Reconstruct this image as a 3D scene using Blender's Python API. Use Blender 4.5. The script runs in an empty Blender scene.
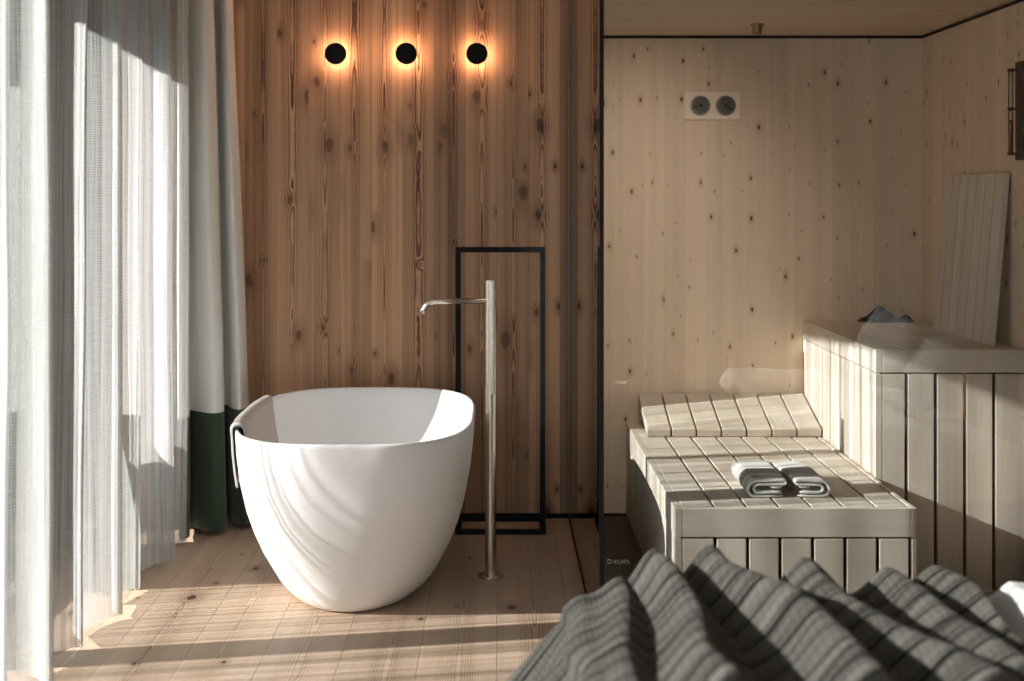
import bpy, bmesh, math, random
from mathutils import Vector, Matrix, noise
R = random.Random(7)
C = bpy.context.scene.collection
sc = bpy.context.scene

# ---------------------------------------------------------------- node helper
class V:
    def __init__(s, nt, sock): s.nt = nt; s.k = sock
    def _m(s, op, *a, clamp=False):
        n = s.nt.nodes.new('ShaderNodeMath'); n.operation = op; n.use_clamp = clamp
        for i, x in enumerate((s,) + a):
            if isinstance(x, V): s.nt.links.new(x.k, n.inputs[i])
            else: n.inputs[i].default_value = x
        return V(s.nt, n.outputs[0])
    def __add__(s, o): return s._m('ADD', o)
    def __radd__(s, o): return s._m('ADD', o)
    def __sub__(s, o): return s._m('SUBTRACT', o)
    def __rsub__(s, o): return s._m('MULTIPLY', -1)._m('ADD', o)
    def __mul__(s, o): return s._m('MULTIPLY', o)
    def __rmul__(s, o): return s._m('MULTIPLY', o)
    def __truediv__(s, o): return s._m('DIVIDE', o)
    def floor(s): return s._m('FLOOR')
    def frac(s): return s._m('FRACT')
    def abs(s): return s._m('ABSOLUTE')
    def sqrt(s): return s._m('SQRT')
    def sin(s): return s._m('SINE')
    def pow(s, p): return s._m('POWER', p)
    def clamp(s): return s._m('ADD', 0.0, clamp=True)
    def lt(s, o): return s._m('LESS_THAN', o)
    def gt(s, o): return s._m('GREATER_THAN', o)
    def step(s, a, b):          # smooth 0..1 as s goes a..b
        n = s.nt.nodes.new('ShaderNodeMapRange'); n.interpolation_type = 'SMOOTHSTEP'
        s.nt.links.new(s.k, n.inputs[0]); n.inputs[1].default_value = a; n.inputs[2].default_value = b
        return V(s.nt, n.outputs[0])

class Mat:
    def __init__(s, name):
        s.m = bpy.data.materials.new(name); s.m.use_nodes = True
        s.nt = s.m.node_tree; s.nt.nodes.clear()
        s.out = s.nt.nodes.new('ShaderNodeOutputMaterial')
    def new(s, t, **kw):
        n = s.nt.nodes.new(t)
        for k, v in kw.items(): setattr(n, k, v)
        return n
    def set(s, n, key, v):
        if isinstance(v, V): s.nt.links.new(v.k, n.inputs[key])
        elif hasattr(v, 'is_output'): s.nt.links.new(v, n.inputs[key])
        else: n.inputs[key].default_value = v
    def coords(s, kind='Object'):
        if kind == 'UV': o = s.new('ShaderNodeTexCoord').outputs['UV']
        else: o = s.new('ShaderNodeTexCoord').outputs[kind]
        x = s.new('ShaderNodeSeparateXYZ'); s.nt.links.new(o, x.inputs[0])
        return [V(s.nt, x.outputs[i]) for i in range(3)]
    def vec(s, x, y, z=0.0):
        n = s.new('ShaderNodeCombineXYZ')
        for i, v in enumerate((x, y, z)): s.set(n, i, v)
        return n.outputs[0]
    def noise(s, vec, scale=1.0, detail=2.0, rough=.5):
        n = s.new('ShaderNodeTexNoise'); s.nt.links.new(vec, n.inputs['Vector'])
        n.inputs['Scale'].default_value = scale; n.inputs['Detail'].default_value = detail
        n.inputs['Roughness'].default_value = rough
        return V(s.nt, n.outputs['Fac'])
    def white(s, v):
        n = s.new('ShaderNodeTexWhiteNoise', noise_dimensions='1D'); s.set(n, 'W', v)
        return V(s.nt, n.outputs['Value'])
    def voro(s, vec, scale, rnd=1.0):
        n = s.new('ShaderNodeTexVoronoi', voronoi_dimensions='2D'); s.nt.links.new(vec, n.inputs['Vector'])
        n.inputs['Scale'].default_value = scale; n.inputs['Randomness'].default_value = rnd
        x = s.new('ShaderNodeSeparateColor'); s.nt.links.new(n.outputs['Color'], x.inputs[0])
        return V(s.nt, n.outputs['Distance']), V(s.nt, x.outputs[0]), V(s.nt, x.outputs[1])
    def mix(s, f, a, b):
        n = s.new('ShaderNodeMix', data_type='RGBA')
        s.set(n, 0, f)
        for key, c in ((6, a), (7, b)):
            if isinstance(c, tuple): n.inputs[key].default_value = (*c, 1) if len(c) == 3 else c
            else: s.nt.links.new(c, n.inputs[key])
        return n.outputs[2]
    def scale(s, col, v):
        n = s.new('ShaderNodeMix', data_type='RGBA', blend_type='MULTIPLY'); n.inputs[0].default_value = 1
        if isinstance(col, tuple): n.inputs[6].default_value = (*col, 1)
        else: s.nt.links.new(col, n.inputs[6])
        s.set(n, 7, V(s.nt, s.vec(v, v, v)) )
        return n.outputs[2]
    def principled(s, col, rough=.6, metal=0.0, bump=None, bstr=.2, bdist=.001, spec=.5, sheen=0.0, coat=0.0):
        p = s.new('ShaderNodeBsdfPrincipled')
        if isinstance(col, tuple): p.inputs['Base Color'].default_value = (*col, 1)
        else: s.nt.links.new(col, p.inputs['Base Color'])
        s.set(p, 'Roughness', rough); p.inputs['Metallic'].default_value = metal
        p.inputs['Specular IOR Level'].default_value = spec
        p.inputs['Sheen Weight'].default_value = sheen
        p.inputs['Coat Weight'].default_value = coat
        if bump is not None:
            b = s.new('ShaderNodeBump'); b.inputs['Strength'].default_value = bstr; b.inputs['Distance'].default_value = bdist
            s.set(b, 'Height', bump); s.nt.links.new(b.outputs[0], p.inputs['Normal'])
        s.nt.links.new(p.outputs[0], s.out.inputs[0])
        return s.m
    def rnd_island(s):
        return V(s.nt, s.new('ShaderNodeNewGeometry').outputs['Random Per Island'])

def lin(r, g, b):
    f = lambda c: (c/255/12.92) if c/255 <= .04045 else ((c/255+.055)/1.055)**2.4
    return (f(r), f(g), f(b))

# larch / spruce boards: u across, v along the grain
def boards(name, u, v, width, light, dark, knotc, seam=.5, vary=.35, ringf=150, knots=.5, knot_scale=3.0, rough=.55, contrast=.8, seamw=.0015, size=.16, warm=None, flame=.45, bandc=1.0):
    M = Mat(name); co = M.coords('Object'); U = co[u]; W = co[v]
    ub = U / width; idx = ub.floor(); fr = ub.frac()
    r1 = M.white(idx + 3.7); r2 = M.white(idx * 1.3 + 11.1); r3 = M.white(idx * 2.1 + 23.3)
    WW = W + r1 * 17.0
    # knots
    kv = M.vec(U + idx * .37, WW * .55)
    d, c1, c2 = M.voro(kv, knot_scale)
    wob = M.noise(M.vec(U * 40, WW * 25, idx), 1, 2)
    kr = (c2 * c2 * 1.0 + .32) * size * .4
    kd = (d / kr) + (wob - .5) * .7
    present = c1.lt(knots)
    core = (1 - kd.step(.5, .95)) * present
    halo = (1 - (d / kr).step(.6, 3.2)) * present
    # rings seen as flames: distance from a pith line that wanders under the board
    wand = M.noise(M.vec(idx * 5.1, WW * .55), 1, 2)
    wand2 = M.noise(M.vec(idx * 7.7 + U * 6, WW * 2.6), 1, 3)
    x = (fr - .5 + (r2 - .5) * .35) * width
    dep = (wand - .5) * .16 + (wand2 - .5) * .02 + (r3 - .5) * .04
    rr = (x * x + dep * dep * flame).sqrt() + halo * .010 + (M.noise(M.vec(U * 30, WW * 16), 1, 3) - .5) * .006
    ph = rr * ringf
    ring = ph.frac()
    ring = ring.pow(2.2) * (1 - ring.step(.9, 1.0))
    ring = ring * (1 - (x.abs() / width).step(.10, .34) * .72)
    bid = (U / (width * .31)).floor(); band = M.white(bid * 1.7 + 5.3).gt(.74) * (M.noise(M.vec(bid * 3.3, WW * .6), 1, 1).step(.38, .6))
    bandsoft = (M.noise(M.vec(U * 34 + 7, W * .22), 1, 2).step(.52, .68))
    fine = M.noise(M.vec(U * 420, WW * 7), 1, 3)
    streak = M.noise(M.vec(U * 26 + idx * 3, WW * .5), 1, 3)
    amt = (M.noise(M.vec(idx * 3.1 + 5, WW * .7), 1, 1)).step(.3, .7) * .5 + .5
    f = (ring * contrast * amt + (fine - .5) * .22 + (streak - .5) * .6 + band * .20 * bandc + bandsoft * .22 * bandc + .04).clamp()
    col = M.mix(f, light, dark)
    col = M.mix((halo * .5).clamp(), col, dark)
    col = M.mix((core * .95).clamp(), col, knotc)
    if warm: col = M.mix((r3 * .6).clamp(), col, M.mix(f, warm, dark))
    bright = (1 - vary * .5) + r2 * vary
    if seam:
        e = (fr - .5).abs() * width
        sm = e.step(width * .5 - seamw * 1.6, width * .5 - seamw * .4)
        bright = bright * (1 - sm * seam)
        bump = 1 - sm * 3 + f * -.15
    else: bump = f * -.2
    col = M.scale(col, bright)
    return M.principled(col, rough, bump=bump, bstr=.35, bdist=.0015, spec=.35)

def pale_wood(name, along, light=lin(222,213,200), dark=lin(200,188,170), rough=.6):
    M = Mat(name); co = M.coords('Object'); r = M.rnd_island()
    a = co[along]; o = [co[i] for i in range(3) if i != along]
    n1 = M.noise(M.vec(o[0] * 60 + r * 50, o[1] * 60 + r * 9, a * 2.2 + r * 31), 1, 3)
    n2 = M.noise(M.vec(o[0] * 9 + r * 50, o[1] * 9, a * 1.1 + r * 13), 1, 2)
    n3 = M.noise(M.vec(o[0] * 300, o[1] * 300, a * 14), 1, 2)
    f = ((n1 - .5) * .9 + (n2 - .5) * 1.2 + (n3 - .5) * .5 + .45).clamp()
    col = M.scale(M.mix(f, light, dark), .9 + r * .14)
    return M.principled(col, rough, bump=n1, bstr=.08, spec=.3)

def plain(name, col, rough=.5, metal=0.0, grain=.0, **k):
    M = Mat(name); co = M.coords('Object')
    n = M.noise(M.vec(co[0] * 40, co[1] * 40, co[2] * 40), 1, 3)
    c = M.scale(col, 1 - grain * .5 + n * grain) if grain else col
    return M.principled(c, rough, metal, bump=n if grain else None, bstr=.05, **k)

# ---------------------------------------------------------------- materials
LAR = dict(seam=.35, vary=.8, ringf=110, knots=.95, knot_scale=5.0, contrast=1.7, warm=lin(196,150,112), size=.30, seamw=.001)
m_larch = boards('larch_wall', 0, 2, .150, lin(212,170,132), lin(100,62,40), lin(36,22,16), **LAR)
m_floor = boards('larch_floor', 0, 1, .26, lin(200,176,152), lin(136,108,86), lin(66,44,32), seam=.35, vary=.16, ringf=120, knots=.5, knot_scale=3.6, contrast=1.5, rough=.5, size=.16, bandc=.35)
m_larch_side = boards('larch_wall_side', 1, 2, .150, lin(212,170,132), lin(100,62,40), lin(36,22,16), **LAR)
SPR = dict(bandc=.12, seam=.08, vary=.12, ringf=170, knots=.85, knot_scale=8.5, contrast=.4, seamw=.001, size=.16, rough=.6)
m_spruce = boards('spruce_wall', 0, 2, .100, lin(226,206,182), lin(182,154,126), lin(96,64,42), **SPR)
m_spruce_side = boards('spruce_wall_side', 1, 2, .100, lin(226,206,182), lin(182,154,126), lin(96,64,42), **SPR)
SPC = dict(SPR); SPC['knots'] = .15
m_spruce_ceil = boards('spruce_ceiling', 1, 0, .120, lin(214,194,168), lin(166,138,108), lin(96,60,36), **SPC)
m_bx = pale_wood('bench_wood_across', 0); m_by = pale_wood('bench_wood_deep', 1); m_bz = pale_wood('bench_wood_upright', 2)
m_bdark = plain('bench_gap_shade', lin(40,28,20), .8, grain=.3)  # near-black colour standing in for shade inside the benches
m_black = plain('black_powder_coat', (.004,.004,.0045), .6, grain=.1, spec=.15)
m_seal = plain('black_glazing_seal', (.005,.005,.005), .5, spec=.2)
m_strip = plain('clear_glazing_seal', lin(120,122,112), .35)
m_ceramic = plain('white_mineral_cast', (.89,.885,.875), .42, spec=.45)
m_tile = plain('dark_slate', (.010,.009,.008), .5, grain=.4, spec=.25)
m_plaster = plain('white_plaster', (.78,.77,.74), .9, grain=.05)
m_frame_out = plain('dark_window_frame', lin(84,72,60), .6, grain=.2)
m_deck = boards('weathered_deck', 0, 1, .14, lin(190,184,172), lin(130,122,110), lin(80,72,64), seam=.7, vary=.2)
m_deck = plain('dark_gravel', (.06,.062,.058), .9, grain=.4)
m_brass = plain('aged_brass', lin(150,126,82), .4, 1.0)
m_chrome = plain('chrome_ring', (.55,.54,.52), .25, 1.0)
m_dial = plain('dial_face', lin(70,72,66), .5, grain=.3)

def brushed():
    M = Mat('brushed_nickel'); co = M.coords('Object')
    n = M.noise(M.vec(co[0] * 60, co[1] * 60, co[2] * 900), 1, 2)
    p = M.principled(M.mix(n, (.60,.53,.44), (.50,.43,.35)), .27, 1.0, bump=n, bstr=.03)
    return p
m_nickel = brushed()

def glass(name, tint=(.985,.99,.985), ior=1.5, extra=1.0):
    M = Mat(name)
    fr = M.new('ShaderNodeFresnel'); fr.inputs['IOR'].default_value = ior
    t = M.new('ShaderNodeBsdfTransparent'); t.inputs[0].default_value = (*tint, 1)
    g = M.new('ShaderNodeBsdfGlossy'); g.inputs['Roughness'].default_value = 0.0; g.inputs[0].default_value = (1,1,1,1)
    mx = M.new('ShaderNodeMixShader')
    f = (V(M.nt, fr.outputs[0]) * extra).clamp()
    M.set(mx, 0, f); M.nt.links.new(t.outputs[0], mx.inputs[1]); M.nt.links.new(g.outputs[0], mx.inputs[2])
    M.nt.links.new(mx.outputs[0], M.out.inputs[0])
    return M.m
m_glass = glass('sauna_glass', extra=1.0)
m_window_glass = glass('window_glass', (.99,.995,.99))

def emit(name, col, s):
    M = Mat(name); e = M.new('ShaderNodeEmission'); e.inputs[0].default_value = (*col, 1); e.inputs[1].default_value = s
    M.nt.links.new(e.outputs[0], M.out.inputs[0]); return M.m
m_led = emit('warm_led', (1.0, .56, .35), 48.0)

def sheer():
    M = Mat('sheer_linen'); U, W, _ = M.coords('UV')      # metres of cloth
    warp = (U * 6.2832 / .0075 + (M.noise(M.vec(U * 90, W * 2), 1, 2) - .5) * 7).sin() * .5 + .5
    weft = (W * 6.2832 / .0085 + (M.noise(M.vec(U * 8, W * 80), 1, 2) - .5) * 5).sin() * .5 + .5
    slub_u = M.noise(M.vec(U * 170, W * 2.2), 1, 3)
    slub_w = M.noise(M.vec(U * 12, W * 230), 1, 3)
    bands = M.noise(M.vec(U * 38, W * .25), 1, 3).step(.36, .64); bands2 = M.noise(M.vec(U * 95, W * .4), 1, 2).step(.3, .7)
    dens = (bands - .5) * .34 + (bands2 - .5) * .22 + warp * .16 + weft * .17 + slub_u.step(.3, .75) * .34 + slub_w.step(.35, .75) * .14
    open_ = (.72 - dens * .80).clamp()                    # share of holes seen square on
    lw = M.new('ShaderNodeLayerWeight'); lw.inputs[0].default_value = .5
    cosv = (1 - V(M.nt, lw.outputs['Facing']))._m('MAXIMUM', .12)
    hole = open_._m('MAXIMUM', .02)._m('POWER', (1.0 / 1.0) * (cosv._m('POWER', -.75)))
    colr = M.mix(slub_u, lin(236,237,235), lin(210,209,204))
    t = M.new('ShaderNodeBsdfTransparent')
    tr = M.new('ShaderNodeBsdfTranslucent'); M.nt.links.new(M.scale(colr, slub_u * .26 + .29), tr.inputs[0])
    df = M.new('ShaderNodeBsdfDiffuse'); M.nt.links.new(colr, df.inputs[0])
    a = M.new('ShaderNodeMixShader'); a.inputs[0].default_value = .45
    M.nt.links.new(df.outputs[0], a.inputs[1]); M.nt.links.new(tr.outputs[0], a.inputs[2])
    b = M.new('ShaderNodeMixShader'); M.set(b, 0, hole)
    M.nt.links.new(a.outputs[0], b.inputs[1]); M.nt.links.new(t.outputs[0], b.inputs[2])
    M.nt.links.new(b.outputs[0], M.out.inputs[0]); return M.m
m_sheer = sheer()

def drape():
    M = Mat('heavy_two_tone_drape'); U, W, _ = M.coords('UV')
    n = M.noise(M.vec(U * 400, W * 60), 1, 2); n2 = M.noise(M.vec(U * 50, W * 500), 1, 2)
    w = (n + n2) * .5
    grey = M.mix(w, lin(234,234,229), lin(212,212,206)); green = M.mix(w, lin(58,74,56), lin(44,57,43))
    f = (W + (M.noise(M.vec(U * 3, 0.0), 1, 1) - .5) * .01).step(.555, .559)
    return M.principled(M.mix(f, green, grey), .9, bump=w, bstr=.15, sheen=.2, spec=.2)
m_drape = drape()

def blanket_mat():
    M = Mat('ribbed_grey_blanket'); U, W, _ = M.coords('UV')    # U across the stripes' length, W along the bed depth
    wob = (M.noise(M.vec(U * 2.2, W * 2), 1, 2) - .5) * .018
    rib = (((W + wob) * 6.2832 / .016).sin() * .5 + .5)
    thr = (((U) * 6.2832 / .014).sin() * .5 + .5)
    p = ((W + wob) / .085).frac()
    line = (1 - (p - .5).abs().step(.04, .085)) 
    q = ((W + wob) / .085 * 1.0 + .22).frac()
    line2 = (1 - (q - .5).abs().step(.03, .06)) * .5
    f = (line + line2).clamp()
    n = M.noise(M.vec(U * 120, W * 120), 1, 3)
    base = M.mix(n, lin(112,109,101), lin(84,82,76))
    base = M.mix((rib * .35 + thr * .18).clamp(), base, lin(50,49,46))
    col = M.mix((f * .95).clamp(), base, lin(14,14,14))
    return M.principled(col, .95, bump=rib + thr * .5, bstr=.5, bdist=.003, sheen=.03, spec=.08)
m_blanket = blanket_mat()

def fabric(name, a, b, rough=.9):
    M = Mat(name); co = M.coords('Object')
    n = M.noise(M.vec(co[0] * 260, co[1] * 260, co[2] * 260), 1, 2)
    return M.principled(M.mix(n, a, b), rough, bump=n, bstr=.3, bdist=.001, sheen=.2, spec=.15)
m_white = fabric('white_bed_linen', lin(228,228,224), lin(212,211,206)); m_pillow = fabric('grey_pillow_linen', lin(176,176,172), lin(156,156,152))
m_darkcloth = fabric('dark_felt', lin(18,20,20), lin(10,12,11))

def towel_mat():
    M = Mat('striped_towel'); U, W, _ = M.coords('UV')
    n = M.noise(M.vec(U * 300, W * 300), 1, 2)
    f = W.step(.205, .215) * (1 - W.step(.305, .315))
    g = W.step(.16, .165) * (1 - W.step(.172, .177))
    col = M.mix((f + g * .8).clamp(), M.mix(n, lin(222,220,214), lin(200,198,192)), M.mix(n, lin(166,158,150), lin(144,137,130)))
    return M.principled(col, .95, bump=n, bstr=.4, bdist=.001, sheen=.25, spec=.1)
m_towel = towel_mat()
def towel2_mat():
    M = Mat('taupe_towel'); U, W, _ = M.coords('UV')
    n = M.noise(M.vec(U * 300, W * 300), 1, 2)
    edge = U.step(.06, .068)
    line = 1 - (U - .072).abs().step(.004, .008)
    taupe = M.mix(n, lin(200,188,178), lin(172,160,150))
    col = M.mix(edge, M.mix(n, lin(205,205,202), lin(186,186,182)), taupe)
    col = M.mix((line * .8).clamp(), col, lin(60,56,54))
    return M.principled(col, .95, bump=n, bstr=.4, bdist=.001, sheen=.25, spec=.1)
m_towel2 = towel2_mat()

# ---------------------------------------------------------------- mesh helpers
def obj(name, bm, mat, parent=None, smooth=False):
    me = bpy.data.meshes.new(name)
    bmesh.ops.recalc_face_normals(bm, faces=bm.faces)
    bm.to_mesh(me); bm.free()
    me.materials.append(mat)
    if smooth:
        for p in me.polygons: p.use_smooth = True
    o = bpy.data.objects.new(name, me); C.objects.link(o)
    if parent:
        o.parent = parent; o.matrix_parent_inverse = Matrix.Translation(-Vector(parent.location))
    return o
def thing(name, label, cat, loc=(0,0,0), group=None):
    o = bpy.data.objects.new(name, None); C.objects.link(o); o.location = loc; o.empty_display_size = .1
    o['label'] = label; o['category'] = cat
    if group: o['group'] = group
    return o
def tag(o, label, cat, group=None):
    o['label'] = label; o['category'] = cat
    if group: o['group'] = group
    return o
def struct(name, bm, mat, smooth=False, label=None):
    o = obj(name, bm, mat, smooth=smooth); o['kind'] = 'structure'
    if label: o['label'] = label; 
    return o
def box(bm, x0, x1, y0, y1, z0, z1, bev=0.0, mtx=None):
    r = bmesh.ops.create_cube(bm, size=1.0); vs = r['verts']
    for v in vs:
        v.co = Vector(((x0+x1)/2 + v.co.x*(x1-x0), (y0+y1)/2 + v.co.y*(y1-y0), (z0+z1)/2 + v.co.z*(z1-z0)))
    if bev:
        es = list({e for v in vs for e in v.link_edges})
        r2 = bmesh.ops.bevel(bm, geom=es, offset=bev, segments=2, affect='EDGES', profile=.5)
        vs = list({v for f in r2['faces'] for v in f.verts} | {v for v in vs if v.is_valid})
    if mtx is not None:
        for v in vs: v.co = mtx @ v.co
    return vs
def BM(): return bmesh.new()
def cyl(bm, p0, p1, r0, r1=None, seg=32, bev=0):
    r1 = r0 if r1 is None else r1
    p0 = Vector(p0); p1 = Vector(p1); d = p1 - p0
    q = d.to_track_quat('Z', 'Y').to_matrix().to_4x4()
    r = bmesh.ops.create_cone(bm, cap_ends=True, segments=seg, radius1=r0, radius2=r1, depth=d.length,
                              matrix=Matrix.Translation((p0+p1)/2) @ q)
    if bev:
        es = [e for e in {e for v in r['verts'] for e in v.link_edges} if any(len(f.verts) > 4 for f in e.link_faces)]
        bmesh.ops.bevel(bm, geom=es, offset=bev, segments=2, affect='EDGES')
def tube(bm, pts, r, seg=16):
    pts = [Vector(p) for p in pts]; rings = []
    up = None
    for i, p in enumerate(pts):
        t = (pts[min(i+1, len(pts)-1)] - pts[max(i-1, 0)]).normalized()
        if up is None:
            up = t.orthogonal().normalized()
        up = (up - t * up.dot(t)).normalized(); b = t.cross(up)
        rings.append([bm.verts.new(p + (up*math.cos(a) + b*math.sin(a))*r) for a in [2*math.pi*k/seg for k in range(seg)]])
    for a, b in zip(rings, rings[1:]):
        for k in range(seg): bm.faces.new((a[k], a[(k+1)%seg], b[(k+1)%seg], b[k]))
    bm.faces.new(rings[0]); bm.faces.new(rings[-1])
def grid(fn, nu, nv, uvfn=None, closed=False):
    bm = BM(); uvl = bm.loops.layers.uv.new('UVMap'); P = []; T = {}
    for i in range(nu+1):
        row = []
        for j in range(nv+1):
            v = bm.verts.new(fn(i/nu, j/nv)); row.append(v)
            if uvfn: T[v] = uvfn(i/nu, j/nv)
        P.append(row)
    for i in range(nu):
        for j in range(nv):
            f = bm.faces.new((P[i][j], P[i+1][j], P[i+1][j+1], P[i][j+1]))
            if uvfn:
                for l in f.loops: l[uvl].uv = T[l.vert]
    return bm

# ---------------------------------------------------------------- measures (metres; camera at x=0, y=0, z=1.54, looking +y)
F = 1400.0; EYE = 1.54
YB = 6.68          # back wall
XG = .346          # side glass of the sauna
YG = 4.63          # front glass
XR = 2.03          # sauna right wall
HS = 2.30          # sauna ceiling
XW = -1.75         # window line
HC = 2.78          # room ceiling
XE = 2.80; YN = -1.6

# ---- shell
b = BM(); box(b, XW-.2, XE, YN, YB+.2, -.1, 0); struct('floor', b, m_floor)
b = BM(); box(b, XW-.3, XE+.2, YN-.2, YB+.2, HC, HC+.1); struct('ceiling', b, m_plaster)
b = BM(); box(b, XW-.2, XG+.004, YB, YB+.2, .0, HC); struct('wall_back', b, m_larch)
b = BM(); box(b, XG+.004, XR+.12, YB, YB+.2, .0, HS+.10); struct('wall_sauna_back', b, m_spruce)
b = BM(); box(b, XG+.004, XE+.2, YB, YB+.2, HS+.10, HC); struct('wall_upper_back', b, m_larch)
b = BM(); box(b, XR, XR+.1, YG-.03, YB, .0, HS+.10); struct('wall_sauna_right', b, m_spruce_side)
b = BM(); box(b, XG+.008, XR-.016, YG-.03, YB-.018, HS, HS+.12); struct('ceiling_sauna', b, m_spruce_ceil)
b = BM(); box(b, XG+.008, XR+.1, YG-.03, YB, HS+.12, HS+.16); struct('trim_sauna_roof', b, m_black)
b = BM(); box(b, XG+.02, XR, YG+.02, YB, 0, .012); struct('floor_sauna', b, m_tile)
b = BM(); box(b, XE, XE+.2, YN, YB+.2, 0, HC); struct('wall_right', b, m_larch_side)
b = BM(); box(b, .75, XE+.2, YN-.2, YN, 0, HC); box(b, XW-.2, .75, YN-.2, YN, 2.4, HC); struct('wall_front', b, m_larch)
b = BM()
for (a0, a1, c0, c1) in ((XW-.2, XW-.12, 0, 2.4), (.67, .75, 0, 2.4), (-.56, -.48, 0, 2.4)): box(b, a0, a1, YN-.12, YN-.05, c0, c1)
box(b, XW-.12, .67, YN-.12, YN-.05, 0, .08); box(b, XW-.12, .67, YN-.12, YN-.05, 2.32, 2.4)
fr = struct('window_4', b, m_frame_out)  # added window behind the camera, lets sky light onto camera-facing sides
b = BM(); box(b, XW-.12, .67, YN-.09, YN-.084, .07, 2.33); obj('pane', b, m_window_glass, fr)
b = BM(); box(b, XR+.1, XE, YG, YG+.1, 0, HC); struct('wall_beside_sauna', b, m_larch)
b = BM(); box(b, -1.75, XG-.004, YB-.012, YB, 0, .022); struct('baseboard_back', b, m_black)
b = BM(); box(b, XG+.02, XR, YB-.012, YB, .012, .022); struct('baseboard_sauna', b, m_black)
b = BM(); box(b, XG+.008, XR, YB-.004, YB, HS-.013, HS); struct('trim_back_gap_shade', b, m_black)  # black strip in place of the shadow gap below the ceiling
b = BM(); box(b, XR-.004, XR, YG, YB-.004, HS-.013, HS); struct('trim_side_gap_shade', b, m_black)  # same painted shadow line along the right wall
# window wall
b = BM(); box(b, XW-.2, XW, YN, .9, 0, HC); struct('wall_left', b, m_larch_side)
b = BM(); box(b, XW-.2, XW, .9, YB, 2.62, HC); struct('wall_lintel', b, m_larch_side)
b = BM(); box(b, XW-.2, XW, 6.5, YB, 0, 2.62); struct('wall_left_end', b, m_larch_side)
posts = [.90, 2.05, 4.575, 6.46]
for i in range(3):
    y0, y1 = posts[i], posts[i+1]
    w = .09 if i else .05
    b = BM()
    a0 = y0 + (.045 if i else .0); a1 = y1 - .045
    box(b, XW-.10, XW-.03, a0, a0+.035, .0, 2.62); box(b, XW-.10, XW-.03, a1-.035, a1, .0, 2.62)
    box(b, XW-.10, XW-.03, a0, a1, .0, .07); box(b, XW-.10, XW-.03, a0, a1, 2.55, 2.62)
    fr = struct('window_%d' % (i+1), b, m_frame_out)
    b = BM(); box(b, XW-.07, XW-.064, a0+.045, a1-.045, .065, 2.555)
    g = obj('pane', b, m_window_glass, fr)
for i, y in enumerate(posts[1:]):
    b = BM(); box(b, XW-.19, XW-.0, y-.055, y+.055, 0, 2.62, .004)
    struct('trim_%d' % (i+1), b, m_frame_out)
# outside: terrace, eave
b = BM(); box(b, -26, XW-.2, -1.8, 30, -.12, -.02); struct('ground_terrace', b, m_deck)
b = BM(); box(b, -26, 20, -20, -1.8, -.12, -.02); struct('ground_added_bounce', b, plain('pale_bounce_ground', (.55,.53,.50), .9, grain=.3))  # unseen pale ground, added to bounce light in through the front opening
def hill(u, v):
    y = -30 + 90*u; h = (9.0 + 1.6*noise.noise(Vector((y*.09, 0, 0))) + .8*noise.noise(Vector((y*.4, 3, 0))))
    return Vector((-25 - 10*v + 1.2*noise.noise(Vector((y*.3, v*4, 1))), y, -.1 + h*math.sin(v*math.pi/2)))
struct('ground_added_hill', grid(hill, 120, 16), plain('dark_sky_block', (.025,.032,.024), .95, grain=.8), smooth=True)  # added dark hill, cuts the sky light behind the curtain
b = BM()
vs = box(b, -2.95, -2.6, -1.0, 9.0, 0, .16)
for v in vs: v.co.z += 2.65 + (6.06 - v.co.y) * .066
struct('beam_eave', b, m_frame_out)
b = BM()
vs = box(b, -2.95, XW-.2, -1.0, 9.0, 0, .05)
for v in vs: v.co.z += 2.65 + .16 + (6.06 - v.co.y) * .066
struct('roof_eave', b, m_frame_out)

oc = thing('garden_chair', 'high-backed garden chair outside, seen as a soft shadow on the sheer curtain', 'chair', (-2.25, 5.6, -.02))
b = BM(); box(b, -2.50, -2.00, 5.42, 5.98, .36, .42, .02); obj('seat', b, m_deck, oc)
b = BM(); bmesh.ops.create_cube(b, size=1); bmesh.ops.subdivide_edges(b, edges=b.edges, cuts=6, use_grid_fill=True)
for v in b.verts:
    q = v.co.copy(); zz = (q.z+.5); wd = .5*(1-.35*max(0, zz-.5)**2*2)
    v.co = Vector((-2.25+q.x*wd, 5.42+q.y*.12*(1.2-zz*.4)-(zz*.16), .40+zz*(.62-.10*(2*q.x)**2*zz)))
obj('backrest', b, m_deck, oc, smooth=True)
for sx in (-2.51, -2.04):
    b = BM(); box(b, sx, sx+.05, 5.34, 6.0, -.02, .70, .024); obj('side_panel', b, m_deck, oc)

# ---- sauna glazing
sd_ = thing('glass_partition', 'clear glass side pane of the sauna running back to the larch wall', 'glass partition', (XG, 5.7, 0))
b = BM(); box(b, XG-.004, XG+.004, YG+.008, YB-.017, .012, HS+.16); obj('pane', b, m_glass, sd_)
b = BM(); box(b, XG-.008, XG+.006, YG+.01, YB-.013, .0, .012); obj('floor_channel', b, m_seal, sd_)
b = BM(); box(b, XG-.007, XG+.007, YB-.016, YB-.001, .023, HS+.16); obj('wall_seal', b, m_strip, sd_)
sg = thing('glass_partition', 'clear glass front pane of the sauna with faint reflections and black edge', 'glass partition', (XG, YG, 0))
b = BM(); box(b, XG+.008, XR-.002, YG-.004, YG+.004, .012, HS-.003); obj('pane', b, m_glass, sg)
b = BM(); box(b, XG-.007, XG+.007, YG-.007, YG+.007, .0, HS+.1); obj('corner_seal', b, m_seal, sg)
b = BM(); box(b, XG+.008, XR-.002, YG-.008, YG+.008, 0, .012); obj('floor_channel', b, m_seal, sg)
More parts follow.
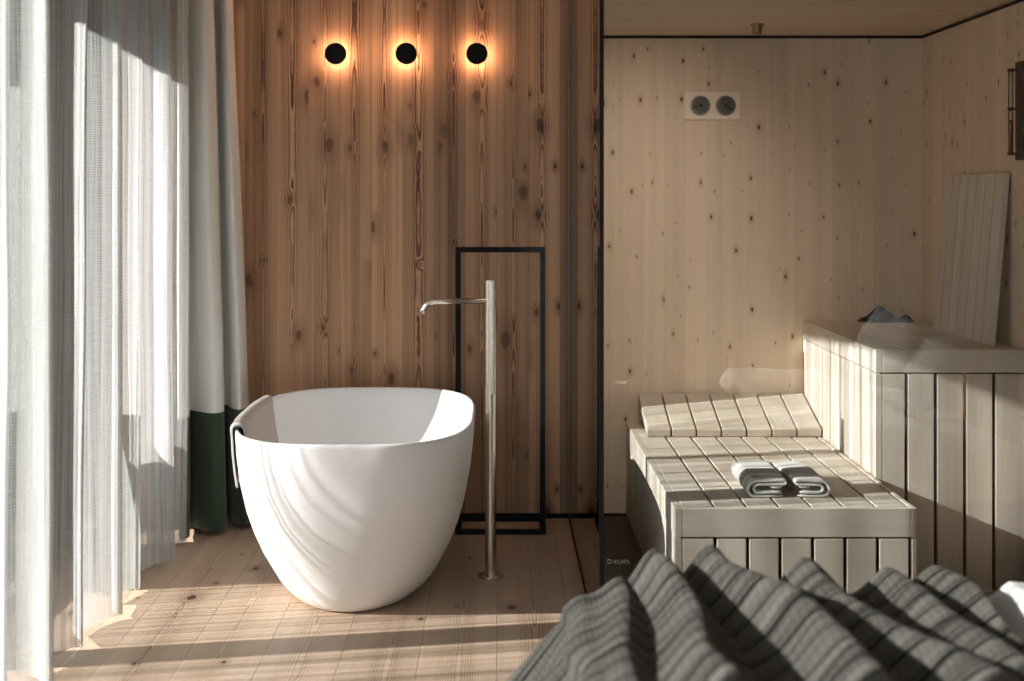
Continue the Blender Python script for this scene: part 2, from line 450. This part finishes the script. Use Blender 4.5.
# maker's lettering on the pane
def text(name, body, size, loc, rot, mat, parent):
    cu = bpy.data.curves.new(name, 'FONT'); cu.body = body; cu.size = size; cu.extrude = .0003; cu.align_x = 'LEFT'
    o = bpy.data.objects.new(name, cu); C.objects.link(o)
    dg = bpy.context.evaluated_depsgraph_get(); me = bpy.data.meshes.new_from_object(o.evaluated_get(dg))
    bpy.data.objects.remove(o)
    o = bpy.data.objects.new(name, me); C.objects.link(o); o.location = loc; o.rotation_euler = rot
    me.materials.clear(); me.materials.append(mat)
    if parent:
        o.parent = parent; o.matrix_parent_inverse = Matrix.Translation(-Vector(parent.location))
    return o
m_print = plain('etched_print', (.16,.155,.145), .7)
lt = text('lettering', 'KLAFS', .019, (.385, YG-.0045, .322), (math.pi/2, 0, 0), m_print, sg)
lt['label'] = 'small pale lettering printed low on the pane'
b = BM()
for (x0,x1,z0,z1) in ((.364,.378,.3345,.3365),(.364,.378,.3225,.3245),(.364,.366,.3225,.3365),(.376,.378,.3225,.3365)):
    box(b, x0, x1, YG-.0049, YG-.0042, z0, z1)
obj('logo_square', b, m_print, sg)

# ---- benches
PER = .1125; GAP = .010
def slats_x(bm, x0, x1, start, y0, y1, z0, z1, gap=GAP, bev=.002):
    """slats side by side in x with gaps on a pitch"""
    cuts = [x0]; c = start
    while c < x1 - .004:
        if c > x0 + .004: cuts.append(c)
        c += PER
    cuts.append(x1)
    for i, (a, c) in enumerate(zip(cuts, cuts[1:])):
        aa = a + (gap/2 if i else 0); cc = c - (gap/2 if i < len(cuts)-2 else 0)
        if cc - aa > .003: box(bm, aa, cc, y0, y1, z0, z1, bev)
def slats_y(bm, y0, y1, x0, x1, z0, z1, gap=.006, bev=.002, per=PER):
    n = max(1, round((y1-y0)/per)); w = (y1-y0)/n
    for i in range(n):
        box(bm, x0, x1, y0+i*w+gap/2, y0+(i+1)*w-gap/2, z0, z1, bev)
def bench(name, label, x0, x1, y0, y1, h, start, cap, fgap):
    t = thing(name, label, 'bench', ((x0+x1)/2, (y0+y1)/2, .012))
    b = BM(); slats_x(b, x0+.026, x1-.002, start, y0+.026, y1, h-.028, h); obj('slatted_top', b, m_by, t)
    # front fascia
    b = BM(); box(b, x0+.0265, x1-.022 if x1 < 1.9 else x1, y0, y0+.025, h-cap, h, .002)
    box(b, x0, x0+.025, y0, y0+.025, h-cap, h, .002)
    if x1 < 1.9: box(b, x1-.021, x1, y0, y0+.025, h-cap, h, .002)
    obj('front_fascia', b, m_bx, t)
    b = BM(); slats_y(b, y0+.026, y1, x0, x0+.025, h-cap, h, gap=.004, per=.22); obj('side_fascia', b, m_by, t)
    zf = h - cap - .006
    b = BM(); box(b, x0, x0+.024, y0+.002, y0+.026, .012, zf, .001)
    slats_x(b, x0+.027, x1, start, y0+.002, y0+.024, .012, zf, gap=fgap); obj('front_slats', b, m_bz, t)
    b = BM(); slats_y(b, y0+.028, y1, x0+.002, x0+.024, .012, h-cap-.004, gap=.004, per=.08); obj('side_slats', b, m_bz, t)
    b = BM(); box(b, x0+.034, x1-.01, y0+.034, y1-.01, .012, h-.040); obj('gap_shade_core', b, m_bdark, t)  # solid dark filler, makes the slat gaps read as deep shade
    return t
LB = bench('sauna_bench', 'low pale slatted wooden sauna bench carrying the folded towels and headrest', .616, 1.455, 4.845, YB, .455, .6436, .100, .012)
UB = bench('sauna_bench', 'taller pale slatted sauna bench against the right wall, partly in shadow', 1.458, XR, 5.39, YB, .945, 1.577-PER, .089, .013)

# headrest on the low bench
hr = thing('sauna_headrest', 'sloping slatted pale wooden headrest lying at the wall end of low bench', 'headrest', (1.06, 6.5, .455))
ang = math.atan2(.105, .38)
mt = Matrix.Translation((0, 6.27, .457)) @ Matrix.Rotation(ang, 4, 'X')
b = BM()
for i in range(7):
    box(b, .668+i*PER+.004, .668+(i+1)*PER-.004, 0, .40, 0, .036, .003, mt)
obj('slats', b, m_by, hr)
b = BM(); box(b, .70, 1.43, 6.60, 6.63, .456, .535); box(b, .70, 1.43, 6.40, 6.43, .456, .478); obj('support', b, m_bx, hr)

# backrest panel leaning on the right wall
br = thing('slatted_backrest', 'tall slatted pale wood backrest panel leaning on the sauna wall', 'backrest', (1.96, 5.93, .946))
lean = math.atan2(.058, .685)
mt = Matrix.Translation((1.945, 5.52, .946)) @ Matrix.Rotation(lean, 4, 'Y')
b = BM(); n = 7; w = .74/n
for i in range(n): box(b, 0, .022, i*w+.0045, (i+1)*w-.0045, 0, .685, .002, mt)
obj('slats', b, m_bz, br)
for z in (.12, .54):
    b = BM(); box(b, .023, .029, .03, .71, z, z+.04, 0, mt); obj('batten', b, m_bz, br)

# dark cloth at the back of the tall bench
b = BM(); bmesh.ops.create_icosphere(b, subdivisions=5, radius=1)
for v in b.verts:
    p = v.co.copy(); n = noise.fractal(p*2.2 + Vector((3,1,0)), 1, 2, 4)
    x = p.x*.135; y = p.y*.05; hmap = .046*math.exp(-((x+.035)/.062)**2) + .024*math.exp(-((x-.105)/.028)**2) + .010
    z = max(0, p.z)*hmap*(1+n*.5) + max(0,p.z)*.006*n
    v.co = Vector((1.825+x+n*.006, 6.58+y+n*.006, .9465+max(0, z)))
tag(obj('crumpled_cloth', b, m_darkcloth, smooth=True), 'small dark crumpled cloth at the back of the taller sauna bench', 'cloth')

# thermometer and hygrometer
tc = thing('sauna_thermometer', 'small pale wooden wall plate with two round climate dials', 'thermometer', (1.027, YB, 1.965))
b = BM(); vs = box(b, .893, 1.160, YB-.022, YB+.004, 1.898, 2.032, .004)
obj('backplate', b, plain('pale_birch_plate', lin(238,222,202), .5, grain=.1), tc)
for k, (cx, ang_) in enumerate(((.966, 2.9), (1.087, .6))):
    b = BM(); cyl(b, (cx, YB-.022, 1.965), (cx, YB-.034, 1.965), .050, .047, 40, .002); d = obj('dial', b, m_chrome, tc, smooth=False)
    b = BM(); cyl(b, (cx, YB-.034, 1.965), (cx, YB-.0355, 1.965), .043, None, 40); obj('dial_face', b, m_dial, d)
    d['label'] = 'left round temperature dial' if k == 0 else 'right round humidity dial'
    b = BM()
    for q in range(11):
        a = math.radians(-40 + q*26); M_ = Matrix.Translation((cx, YB-.036, 1.965)) @ Matrix.Rotation(a, 4, 'Y')
        box(b, .033, .040, -.0006, .0006, -.001, .001, 0, M_)
    obj('scale_marks', b, plain('scale_ink', lin(190,186,170), .6), d)
    b = BM(); M_ = Matrix.Translation((cx, YB-.038, 1.965)) @ Matrix.Rotation(ang_, 4, 'Y')
    box(b, -.010, .036, -.0008, .0008, -.0022, .0022, 0, M_)
    cyl(b, (cx, YB-.036, 1.965), (cx, YB-.041, 1.965), .007, None, 20); obj('needle', b, m_black, d)

# added fill light, out of view in the sauna ceiling, to brighten the back wall
sl = thing('sauna_fill_light', 'added fill light, out of view in the sauna ceiling near the glass front', 'fill light', (.62, 5.05, HS))
b = BM(); cyl(b, (.62, 5.05, HS-.001), (.62, 5.05, HS-.008), .045, .042, 40); obj('trim_ring', b, m_brass, sl)
b = BM(); cyl(b, (.62, 5.05, HS-.0085), (.62, 5.05, HS-.010), .034, None, 40); obj('lens', b, emit('sauna_fill_glow', (1.0,.80,.60), 12.0), sl)
ld = bpy.data.lights.new('sauna_fill_spot', 'SPOT'); ld.energy = 32; ld.color = (1.0, .84, .68); ld.spot_size = math.radians(80); ld.spot_blend = 1.0; ld.shadow_soft_size = .03
lo = bpy.data.objects.new('sauna_fill_spot', ld); C.objects.link(lo); lo.location = (.62, 5.05, HS-.03)
lo.rotation_euler = (Vector((.52, YB, 1.15)) - lo.location).to_track_quat('-Z', 'Y').to_euler()

# ceiling sensor
cs = thing('ceiling_sensor', 'small brass ceiling sensor hanging from the sauna ceiling', 'sensor', (1.155, 6.22, HS))
b = BM(); cyl(b, (1.155, 6.22, HS), (1.155, 6.22, HS-.010), .034, .028, 32); obj('flange', b, m_brass, cs)
b = BM(); cyl(b, (1.155, 6.22, HS-.010), (1.155, 6.22, HS-.045), .022, .020, 32, .002); obj('body', b, m_brass, cs)

# sand timer on the right wall
st = thing('sauna_sand_timer', 'slim sand timer on a dark upright board on the right sauna wall', 'sand timer', (XR, 5.40, 1.86))
m_walnut = plain('dark_stained_board', lin(58,46,36), .6, grain=.3)
m_sand = plain('orange_sand', lin(170,92,48), .8, grain=.3)
m_tglass = glass('timer_glass', (.85,.86,.82))
b = BM(); box(b, XR-.020, XR+.004, 5.355, 5.435, 1.675, 2.055, .004); obj('board', b, m_walnut, st)
tx, ty = 1.985, 5.41
b = BM()
prof = [(1.700,.002),(1.702,.010),(1.86,.010),(1.872,.003),(1.884,.010),(2.02,.010),(2.022,.002)]
rings = []
for z, r in prof: rings.append([b.verts.new((tx+r*math.cos(a), ty+r*math.sin(a), z)) for a in [k*math.pi/8 for k in range(16)]])
for p, q in zip(rings, rings[1:]):
    for k in range(16): b.faces.new((p[k], p[(k+1)%16], q[(k+1)%16], q[k]))
obj('glass_tube', b, m_tglass, st, smooth=True)
b = BM(); cyl(b, (tx, ty, 1.705), (tx, ty, 1.83), .0085, None, 16); obj('sand', b, m_sand, st)
for z in (1.700, 1.872, 2.022):
    b = BM(); cyl(b, (tx-.002, ty, z), (XR-.019, ty, z), .004, None, 12); cyl(b, (tx, ty, z-.006), (tx, ty, z+.006), .0125, None, 16)
    obj('bracket', b, m_walnut, st)

# ---- folded towels on the low bench
def folded(x0, x1, y0, y1, z0, hgt, dx, mirror, label, seedk):
    w = x1 - x0
    th = .0115
    # centre line of the layered fold, drawn in the front plane (u: 0..w, z)
    pts = []
    def loop(z_lo, z_hi, uin, uout, n=10):
        zc = (z_lo+z_hi)/2; r = (z_hi-z_lo)/2
        return [(uout - r + r*math.cos(a)*-1*-1, zc + r*math.sin(a)) for a in [(-.5 + k/n)*math.pi for k in range(n+1)]]
    # outer fold at u=0 side (left), open end at the middle
    H = hgt
    def path():
        P = [(w-.006, th*.5)]
        def arc(cx, cz, r, a0, a1, n=9):
            return [(cx + r*math.cos(a0+(a1-a0)*k/n), cz + r*math.sin(a0+(a1-a0)*k/n)) for k in range(n+1)]
        # bottom outer to the left, up and back to the right along the top
        r = H/2 - th*.5
        P += arc(r + th*.5, H/2, r, -math.pi/2, -3*math.pi/2, 14)
        # top to the right, tight turn inward
        r2 = th*.62
        P += arc(w - .010, H - th*.5 - r2, r2, math.pi/2, -math.pi/2, 6)
        z1 = H - th*.5 - 2*r2
        r3 = (z1 - (th*.5 + 2*r2))/2
        P += arc(r3 + th*2.4, z1 - r3, r3, math.pi/2, 3*math.pi/2, 12)
        z2 = z1 - 2*r3
        P += [(w*.6, z2), (w - .014, z2)]
        # inner tongue
        return P
    P = path()
    Q = [(w-.012, H*.5+th*.35), (w*.55, H*.5+th*.35)]
    def ribbon(bm, P, t, uvl, phase):
        n = len(P); L = [0]
        for i in range(1, n): L.append(L[-1] + math.dist(P[i], P[i-1]))
        out, inn = [], []
        for i in range(n):
            a = P[max(i-1,0)]; c = P[min(i+1,n-1)]; tx, tz = c[0]-a[0], c[1]-a[1]; l = math.hypot(tx, tz) or 1
            nx, nz = -tz/l, tx/l
            out.append((P[i][0]+nx*t/2, P[i][1]+nz*t/2)); inn.append((P[i][0]-nx*t/2, P[i][1]-nz*t/2))
        prof = out + inn[::-1]; NY = 26; rows = []
        for j in range(NY+1):
            v = j/NY; row = []
            for (u, z) in prof:
                wob = noise.noise(Vector((u*9+seedk, v*3, z*8)))*.006
                k = 1 - .06*abs(2*v-1)**6
                zz = z*k + wob*(.3 + z/H*.6)
                uu = (w-u) if mirror else u
                e = .010*noise.noise(Vector((u*14+seedk*3, z*70+phase, 0))) 
                yy = y0 + (y1-y0)*v + e*(1-2*v)
                row.append(bm.verts.new((x0 + uu + dx*v + wob*.4, yy, z0 + max(.0008, zz))))
            rows.append(row)
        m = len(prof)
        for j in range(NY):
            for k in range(m):
                f = bm.faces.new((rows[j][k], rows[j][(k+1)%m], rows[j+1][(k+1)%m], rows[j+1][k]))
                for l, (jj) in zip(f.loops, (j, j, j+1, j+1)): l[uvl].uv = (l.vert.co.x, (jj/NY)*(y1-y0)+.05*0 + .12)
        for row in (rows[0], rows[-1]):
            for k in range(len(P)-1):
                try: bm.faces.new((row[k], row[k+1], row[m-2-k], row[m-1-k]))
                except Exception: pass
    bm = BM(); uvl = bm.loops.layers.uv.new('UVMap')
    ribbon(bm, P, th, uvl, 0.0)
    ribbon(bm, Q, th, uvl, 3.0)
    o = obj('folded_towel', bm, m_towel, smooth=True)
    tag(o, label, 'towel', 'folded towels on the sauna bench')
    md = o.modifiers.new('sub', 'SUBSURF'); md.levels = 1; md.render_levels = 1
folded(.895, 1.038, 5.01, 5.37, .4555, .070, .0, False, 'left one of two folded grey and white towels on low sauna bench', 1.3)
folded(1.068, 1.198, 5.01, 5.37, .4555, .070, -.02, True, 'right one of two folded grey and white towels on low sauna bench', 7.9)

# ---- bathtub
def bathtub():
    cx, cy = -.552, 5.69
    outer = [(.000,.205,.49),(.003,.238,.53),(.012,.262,.549),(.035,.290,.569),(.07,.318,.59),(.12,.344,.612),(.18,.374,.635),(.26,.403,.663),(.34,.424,.690),(.46,.446,.720),(.56,.457,.737),(.64,.4615,.745),(.652,.461,.7445),(.657,.458,.7415)]
    inner = [(.657,.450,.7335),(.652,.447,.7305),(.62,.443,.722),(.54,.433,.70),(.44,.408,.665),(.34,.38,.62),(.26,.345,.57),(.20,.30,.51),(.165,.23,.43),(.155,.15,.32),(.152,.05,.1)]
    N = 128; bm = BM(); rings = []
    for (z, a, c) in outer + inner:
        t = min(1, z/.4); ne = 2.2 + .9*t
        ring = []
        for k in range(N):
            th = 2*math.pi*k/N; co, si = math.cos(th), math.sin(th)
            ring.append(bm.verts.new((cx + a*math.copysign(abs(co)**(2/ne), co), cy + c*math.copysign(abs(si)**(2/ne), si), z)))
        rings.append(ring)
    for p, q in zip(rings, rings[1:]):
        for k in range(N): bm.faces.new((p[k], p[(k+1)%N], q[(k+1)%N], q[k]))
    bm.faces.new(rings[0]); bm.faces.new(rings[-1])
    t = thing('bathtub', 'freestanding white oval bathtub on the wooden floor', 'bathtub', (cx, cy, 0))
    o = obj('tub_shell', bm, m_ceramic, t, smooth=True)
    b = BM(); cyl(b, (cx, cy, .1525), (cx, cy, .158), .032, .030, 32, .001); obj('drain', b, m_nickel, t)
bathtub()

# towel over the tub's left rim: strip following the tub wall, outside -> rim -> inside
def tub_towel():
    cx, cy = -.552, 5.69
    prof = [(.44,.450),(.50,.458),(.56,.464),(.62,.467),(.648,.4695),(.662,.4685),(.671,.462),(.672,.454),(.668,.443),(.655,.436),(.62,.432),(.54,.421),(.46,.403),(.38,.382),(.30,.352)]
    K = len(prof)
    def pos(u, v):
        # u along rim (front to back), v along profile
        f = v*(K-1); i = min(int(f), K-2); t = f-i
        z = prof[i][0]*(1-t)+prof[i+1][0]*t; a = prof[i][1]*(1-t)+prof[i+1][1]*t
        c = .745 - (.4615-a)*1.6
        thn = math.radians(180+25 - 44*u - (1-v)*3*(u-.5))
        ne = 3.1; co, si = math.cos(thn), math.sin(thn)
        x = cx + a*math.copysign(abs(co)**(2/ne), co); y = cy + c*math.copysign(abs(si)**(2/ne), si)
        out = (Vector((x-cx, (y-cy)*.35, 0))).normalized()
        w = noise.noise(Vector((u*5, v*2.5, 0)))
        amp = .004 if v < .38 or v > .62 else .0015
        off = (w+.35)*amp
        sgn = 1 if v < .5 else -1
        return Vector((x, y, z + noise.noise(Vector((u*4,9,0)))*.012*(1 if v < .1 else .3))) + out*(off*sgn + (.003*sgn))
    bm = grid(pos, 40, 60, lambda u, v: (u*.42, v*.55))
    o = obj('draped_towel', bm, m_towel2, smooth=True)
    md = o.modifiers.new('thick', 'SOLIDIFY'); md.thickness = .006; md.offset = 0
    tag(o, 'taupe grey hand towel hung over the left rim of bathtub', 'towel')
tub_towel()

# ---- freestanding bath tap
tp = thing('bath_tap', 'tall brushed nickel floor-standing bath tap to the right of bathtub', 'tap', (-.026, 5.645, 0))
tx, ty = -.026, 5.645
b = BM(); cyl(b, (tx, ty, 0), (tx, ty, .012), .053, None, 48, .002); obj('floor_plate', b, m_nickel, tp, smooth=False)
b = BM(); cyl(b, (tx, ty, .010), (tx, ty, 1.192), .0215, None, 48, .0015); obj('column', b, m_nickel, tp)
b = BM(); pts = [(tx-.015, ty, 1.112), (tx-.22, ty, 1.112)]
for k in range(1, 9):
    a = math.radians(k*9); pts.append((tx-.22-.05*math.sin(a), ty, 1.112-.05*(1-math.cos(a))))
pts.append((tx-.281, ty, 1.066)); tube(b, pts, .0115); obj('spout', b, m_nickel, tp, smooth=True)
b = BM(); cyl(b, (tx, ty, 1.183), (tx-.046, ty-.004, 1.187), .003, None, 12); cyl(b, (tx, ty, 1.192), (tx, ty, 1.197), .0185, None, 32); obj('lever', b, m_nickel, tp)
hs = BM(); cyl(hs, (tx+.011, ty-.020, .74), (tx+.011, ty-.020, 1.165), .0105, None, 24, .001)
cyl(hs, (tx+.011, ty-.020, 1.172), (tx+.011, ty-.020, 1.196), .0105, None, 24, .001); cyl(hs, (tx+.011, ty-.020, 1.164), (tx+.011, ty-.020, 1.173), .007, None, 16)
obj('hand_shower', hs, m_nickel, tp)

# ---- towel rack frame
rk = thing('towel_rack', 'slim black metal rectangular towel rack standing at larch wall', 'towel rack', (.015, 6.46, 0))
x0, x1, t_ = -.190, .222, .025; yr = 6.41
b = BM(); box(b, x0, x0+t_, yr, yr+t_, .02, 1.302-t_, .001); obj('post', b, m_black, rk)
b = BM(); box(b, x1-t_, x1, yr, yr+t_, .02, 1.302-t_, .001); obj('post', b, m_black, rk)
b = BM(); box(b, x0, x1, yr, yr+t_, 1.302-t_, 1.302, .001); obj('top_bar', b, m_black, rk)
b = BM(); box(b, x0, x1, 6.345, 6.345+t_, 0, .022, .001); box(b, x0, x1, 6.60, 6.60+t_, 0, .022, .001)
box(b, x0, x0+t_, 6.37, 6.60, 0, .022); box(b, x1-t_, x1, 6.37, 6.60, 0, .022); obj('base_frame', b, m_black, rk)

# ---- wall lamps
for (x, lab) in ((-.763,'leftmost of three round black glowing wall lamps on the larch wall'), (-.429,'middle one of three round black glowing wall lamps on larch wall'), (-.095,'rightmost of three round black glowing wall lamps, nearest the glass sauna')):
    z = 2.208; L = thing('wall_lamp', lab, 'wall lamp', (x, YB, z), 'round black wall lamps in a row')
    b = BM(); cyl(b, (x, YB, z), (x, YB-.008, z), .030, None, 32); obj('wall_plate', b, m_black, L)
    b = BM(); cyl(b, (x, YB-.008, z), (x, YB-.052, z), .024, None, 32); obj('light_ring', b, m_led, L)
    b = BM(); cyl(b, (x, YB-.052, z), (x, YB-.076, z), .051, None, 64, .002); obj('shade_disc', b, m_black, L)

# ---- sheer curtain
def path_curtain(n=1400):
    P = []
    y0, y1 = 1.15, 6.08
    for i in range(n+1):
        s = i/n; y = y0 + (y1-y0)*s
        xc = -1.455 + .055*max(0, (y-3.8)/2.6)
        ph = y/.345*2*math.pi - 2.35 + .9*math.sin(y*1.9+.6) + .5*math.sin(y*4.7)
        amp = .060*(1+.25*math.sin(y*3.1+1))
        x = xc + amp*math.sin(ph) + .012*math.sin(ph*2.3+y*2) 
        yy = y + .035*math.sin(2*ph+.4)
        P.append((x, yy, ph))
    return P
def sheer_curtain():
    P = path_curtain(); n = len(P)-1; L = [0]
    for i in range(1, n+1): L.append(L[-1]+math.dist(P[i][:2], P[i-1][:2]))
    ZT = 2.74; nz = 40
    def fn(u, v):
        i = round(u*n); x, y, ph = P[i]
        z = .022 + (ZT-.022)*v
        k = 1 - v
        xx = x + .018*k*math.sin(ph*.5+1.3) + .006*noise.noise(Vector((y*6, z*1.3, 0)))
        yy = y + .03*k*math.sin(y*2.3) + .008*noise.noise(Vector((y*5, z*1.2, 5)))
        if v == 0: z += .010*math.sin(ph*.7)
        return Vector((xx, yy, z))
    bm = grid(fn, n, nz, lambda u, v: (L[round(u*n)], v*ZT))
    o = obj('sheer_curtain', bm, m_sheer, smooth=True)
    tag(o, 'long sheer off-white linen curtain in front of the windows', 'curtain')
sheer_curtain()
# ---- heavy drape at the corner
def heavy():
    ctl = [(-1.50,6.44),(-1.47,6.33),(-1.425,6.13),(-1.40,6.22),(-1.462,6.32),(-1.445,6.40),(-1.375,6.34),(-1.30,6.30),(-1.262,6.38),(-1.33,6.50),(-1.30,6.56),(-1.235,6.46),(-1.19,6.42),(-1.168,6.50),(-1.20,6.60),(-1.27,6.63)]
    def cr(p0,p1,p2,p3,t): return tuple(.5*((2*p1[k])+(-p0[k]+p2[k])*t+(2*p0[k]-5*p1[k]+4*p2[k]-p3[k])*t*t+(-p0[k]+3*p1[k]-3*p2[k]+p3[k])*t**3) for k in (0,1))
    P = []
    for i in range(len(ctl)-1):
        q = [ctl[max(i-1,0)], ctl[i], ctl[i+1], ctl[min(i+2,len(ctl)-1)]]
        for k in range(14): P.append(cr(*q, k/14))
    P.append(ctl[-1]); n = len(P)-1; L = [0]
    for i in range(1, n+1): L.append(L[-1]+math.dist(P[i], P[i-1]))
    ZT = 2.74
    def fn(u, v):
        i = round(u*n); x, y = P[i]; z = .025+(ZT-.025)*v
        h = z/2.6
        xx = x - max(0, (x+1.46))*.34*h + .012*noise.noise(Vector((x*8, z*.9, y*8)))*(1-h*.5)
        yy = y + .012*noise.noise(Vector((x*8, z*.9, y*8+9))); xx += .035
        return Vector((xx, yy, z))
    bm = grid(fn, n, 50, lambda u, v: (L[round(u*n)], .025+(ZT-.025)*v))
    o = obj('heavy_curtain', bm, m_drape, smooth=True)
    md = o.modifiers.new('t', 'SOLIDIFY'); md.thickness = .003
    tag(o, 'heavy grey curtain with dark green lower band drawn into the corner', 'curtain')
heavy()
b = BM(); box(b, -1.70, -1.20, 1.1, 6.62, 2.735, 2.76); box(b, -1.22, -1.20, 1.1, 6.62, 2.70, 2.76)
struct('trim_curtain_track', b, m_plaster)

# ---- bed
bx0, bx1, by0, by1, bh = .30, 2.20, 1.35, 3.50, .50
bd = thing('bed', 'white bed in the foreground with its foot towards the curtains', 'bed', (1.25, 2.4, 0))
b = BM(); box(b, bx0+.06, bx1, by0+.04, by1-.06, 0, .26, .01); obj('bed_base', b, m_larch_side, bd)
b = BM(); box(b, bx0+.02, bx1, by0, by1-.02, .26, bh, .05); obj('mattress', b, m_white, bd, smooth=True)
b = BM(); box(b, bx1, bx1+.06, by0-.05, by1, 0, 1.0, .01); obj('headboard', b, m_larch_side, bd)

# ridges: (x at far edge, x shift towards the camera, height, half width left, half width right)
RID = [(.275,.03,.045,.05,.035),(.375,.09,.105,.060,.050),(.562,.17,.125,.070,.062),(.765,.20,.085,.070,.065),(.945,.22,.060,.06,.05),(1.10,.24,.060,.065,.055),(1.27,.25,.04,.08,.05),(1.5,.25,.04,.09,.04)]
BX0, BX1, BY0, BY1 = .22, 1.15, 1.9, 3.50
def blanket():
    def top(x, y):
        h = 0
        tt = (BY1-y)/1.0
        for (rx, sh, hh, wl, wr) in RID:
            c = rx + sh*tt + .028*math.sin(y*5.3+rx*9) + .02*noise.noise(Vector((rx*7, y*2.4, 0)))
            d = x-c
            a = hh*(1+.18*noise.noise(Vector((rx*13, y*2.1, 3))))
            w = wl*(1+.3*tt) if d < 0 else wr*(1+.25*tt)
            h = max(h, a*math.exp(-abs(d/w)**1.7)) + .12*a*math.exp(-(d/w)**2)
        h += .012*noise.noise(Vector((x*6, y*3, 1))) + .006*noise.noise(Vector((x*15, y*8, 4)))
        return bh + .030 + h
    def fn(u, v):
        # u: -drape .. across x ; v: far drape .. towards camera
        sx = -.40 + u*(BX1-BX0+.40); sy = -.34 + v*(BY1-BY0+.34)
        x = BX0 + max(0, sx); y = BY1 - max(0, sy)
        z = top(x, y)
        ox = max(0, -sx); oy = max(0, -sy)
        d = math.hypot(ox, oy)
        if d > 0:
            # rounded edge then slanting hang
            r = .06
            drop = d*.87 if d > r else d*d/(2*r)*.87+ .0
            flare = .50*d + .025*math.sin(y*16+1)*min(1, ox/.2) 
            z = z - (top(x,y)-bh)*min(1, d/.25)*.6 - drop
            x -= (ox/d)*flare*1.45 + ox*.05
            y += (oy/d)*(.28*d + .03*math.sin(x*26)*min(1, oy/.2))
        return Vector((x, y, max(.03, z)))
    bm = grid(fn, 230, 230, lambda u, v: (u*(BX1-BX0+.40), v*(BY1-BY0+.34)))
    o = obj('blanket', bm, m_blanket, smooth=True)
    md = o.modifiers.new('t', 'SOLIDIFY'); md.thickness = .008; md.offset = 1
    tag(o, 'ribbed grey striped blanket in deep folds over the foot of the bed', 'blanket')
blanket()
# white duvet at head end
def duvet():
    def fn(u, v):
        x = 1.215 + u*.55; y = 3.52 - v*1.9
        e = min(1, v/.04)**.5 * min(1, u/.08)**.5
        z = .512 + e*(.078 + .022*noise.noise(Vector((x*5, y*4, 2))) + .010*noise.noise(Vector((x*13, y*11, 7))))
        return Vector((x, y, z))
    o = obj('duvet', grid(fn, 80, 120, lambda u, v: (u, v)), m_white, smooth=True)
    tag(o, 'white rumpled duvet showing past the blanket at the right edge', 'duvet')
duvet()
def pillow(x, y, z, rz, tilt, lab):
    bm = BM(); bmesh.ops.create_cube(bm, size=2); bmesh.ops.subdivide_edges(bm, edges=bm.edges, cuts=14, use_grid_fill=True)
    for v in bm.verts:
        p = v.co; e = (1-abs(p.x)**3.5)*(1-abs(p.y)**3.5)
        nz = noise.noise(Vector((p.x*2+x*3, p.y*2, p.z)))
        v.co = Vector((p.x*.34*(1-.06*(1-abs(p.y))), p.y*.22*(1-.06*(1-abs(p.x))), p.z*.085*(max(0, e)**.5*.95+.05) + nz*.014))
    o = obj('pillow', bm, m_pillow, smooth=True); o.location = (x, y, z)
    o.rotation_euler = (tilt, 0, rz)
    tag(o, lab, 'pillow', 'pale grey pillows at the head of the bed')
pillow(1.985, 2.98, .80, math.radians(-80), math.radians(58), 'pale grey pillow at the head of bed, nearer the glass sauna')
pillow(1.985, 2.18, .80, math.radians(-95), math.radians(58), 'pale grey pillow at the head of bed, farther from sauna')

# ---------------------------------------------------------------- light
sd = bpy.data.lights.new('sun', 'SUN'); sd.energy = 11.0; sd.angle = math.radians(.5); sd.color = (1.0, .985, .965)
so = bpy.data.objects.new('sun', sd); C.objects.link(so)
so.rotation_euler = Vector((1, .19, -.41)).to_track_quat('-Z', 'Y').to_euler()
w = bpy.data.worlds.new('world'); sc.world = w; w.use_nodes = True; nt = w.node_tree; nt.nodes.clear()
wo = nt.nodes.new('ShaderNodeOutputWorld'); bg = nt.nodes.new('ShaderNodeBackground'); nt.links.new(bg.outputs[0], wo.inputs[0])
tcw = nt.nodes.new('ShaderNodeTexCoord'); sx = nt.nodes.new('ShaderNodeSeparateXYZ'); nt.links.new(tcw.outputs['Generated'], sx.inputs[0])
rp = nt.nodes.new('ShaderNodeValToRGB'); nt.links.new(sx.outputs[2], rp.inputs[0])
rp.color_ramp.elements[0].position = 0.0; rp.color_ramp.elements[0].color = (.80, .87, .95, 1)
rp.color_ramp.elements[1].position = .6; rp.color_ramp.elements[1].color = (.42, .60, .90, 1)
nt.links.new(rp.outputs[0], bg.inputs[0]); bg.inputs[1].default_value = 2.8

# ---------------------------------------------------------------- camera
cd = bpy.data.cameras.new('camera'); co_ = bpy.data.objects.new('camera', cd); C.objects.link(co_)
co_.location = (0, 0, EYE); co_.rotation_euler = (math.pi/2, 0, 0)
cd.sensor_width = 36; cd.lens = F/1024*36; cd.shift_x = (512-497)/1024; cd.shift_y = -(340.5-195)/1024*1.0*-1*-1
cd.clip_start = .05
cd.dof.use_dof = True; cd.dof.focus_distance = 5.5; cd.dof.aperture_fstop = 2.0
sc.camera = co_
sc.view_settings.view_transform = 'Standard'; sc.view_settings.look = 'None'; sc.view_settings.gamma = 1
sc.view_settings.use_curve_mapping = False; sc.view_settings.exposure = 0.66
cy = sc.cycles
cy.use_denoising = True; cy.transparent_max_bounces = 32; cy.max_bounces = 10; cy.diffuse_bounces = 6; cy.sample_clamp_indirect = 6
cy.caustics_reflective = False; cy.caustics_refractive = False
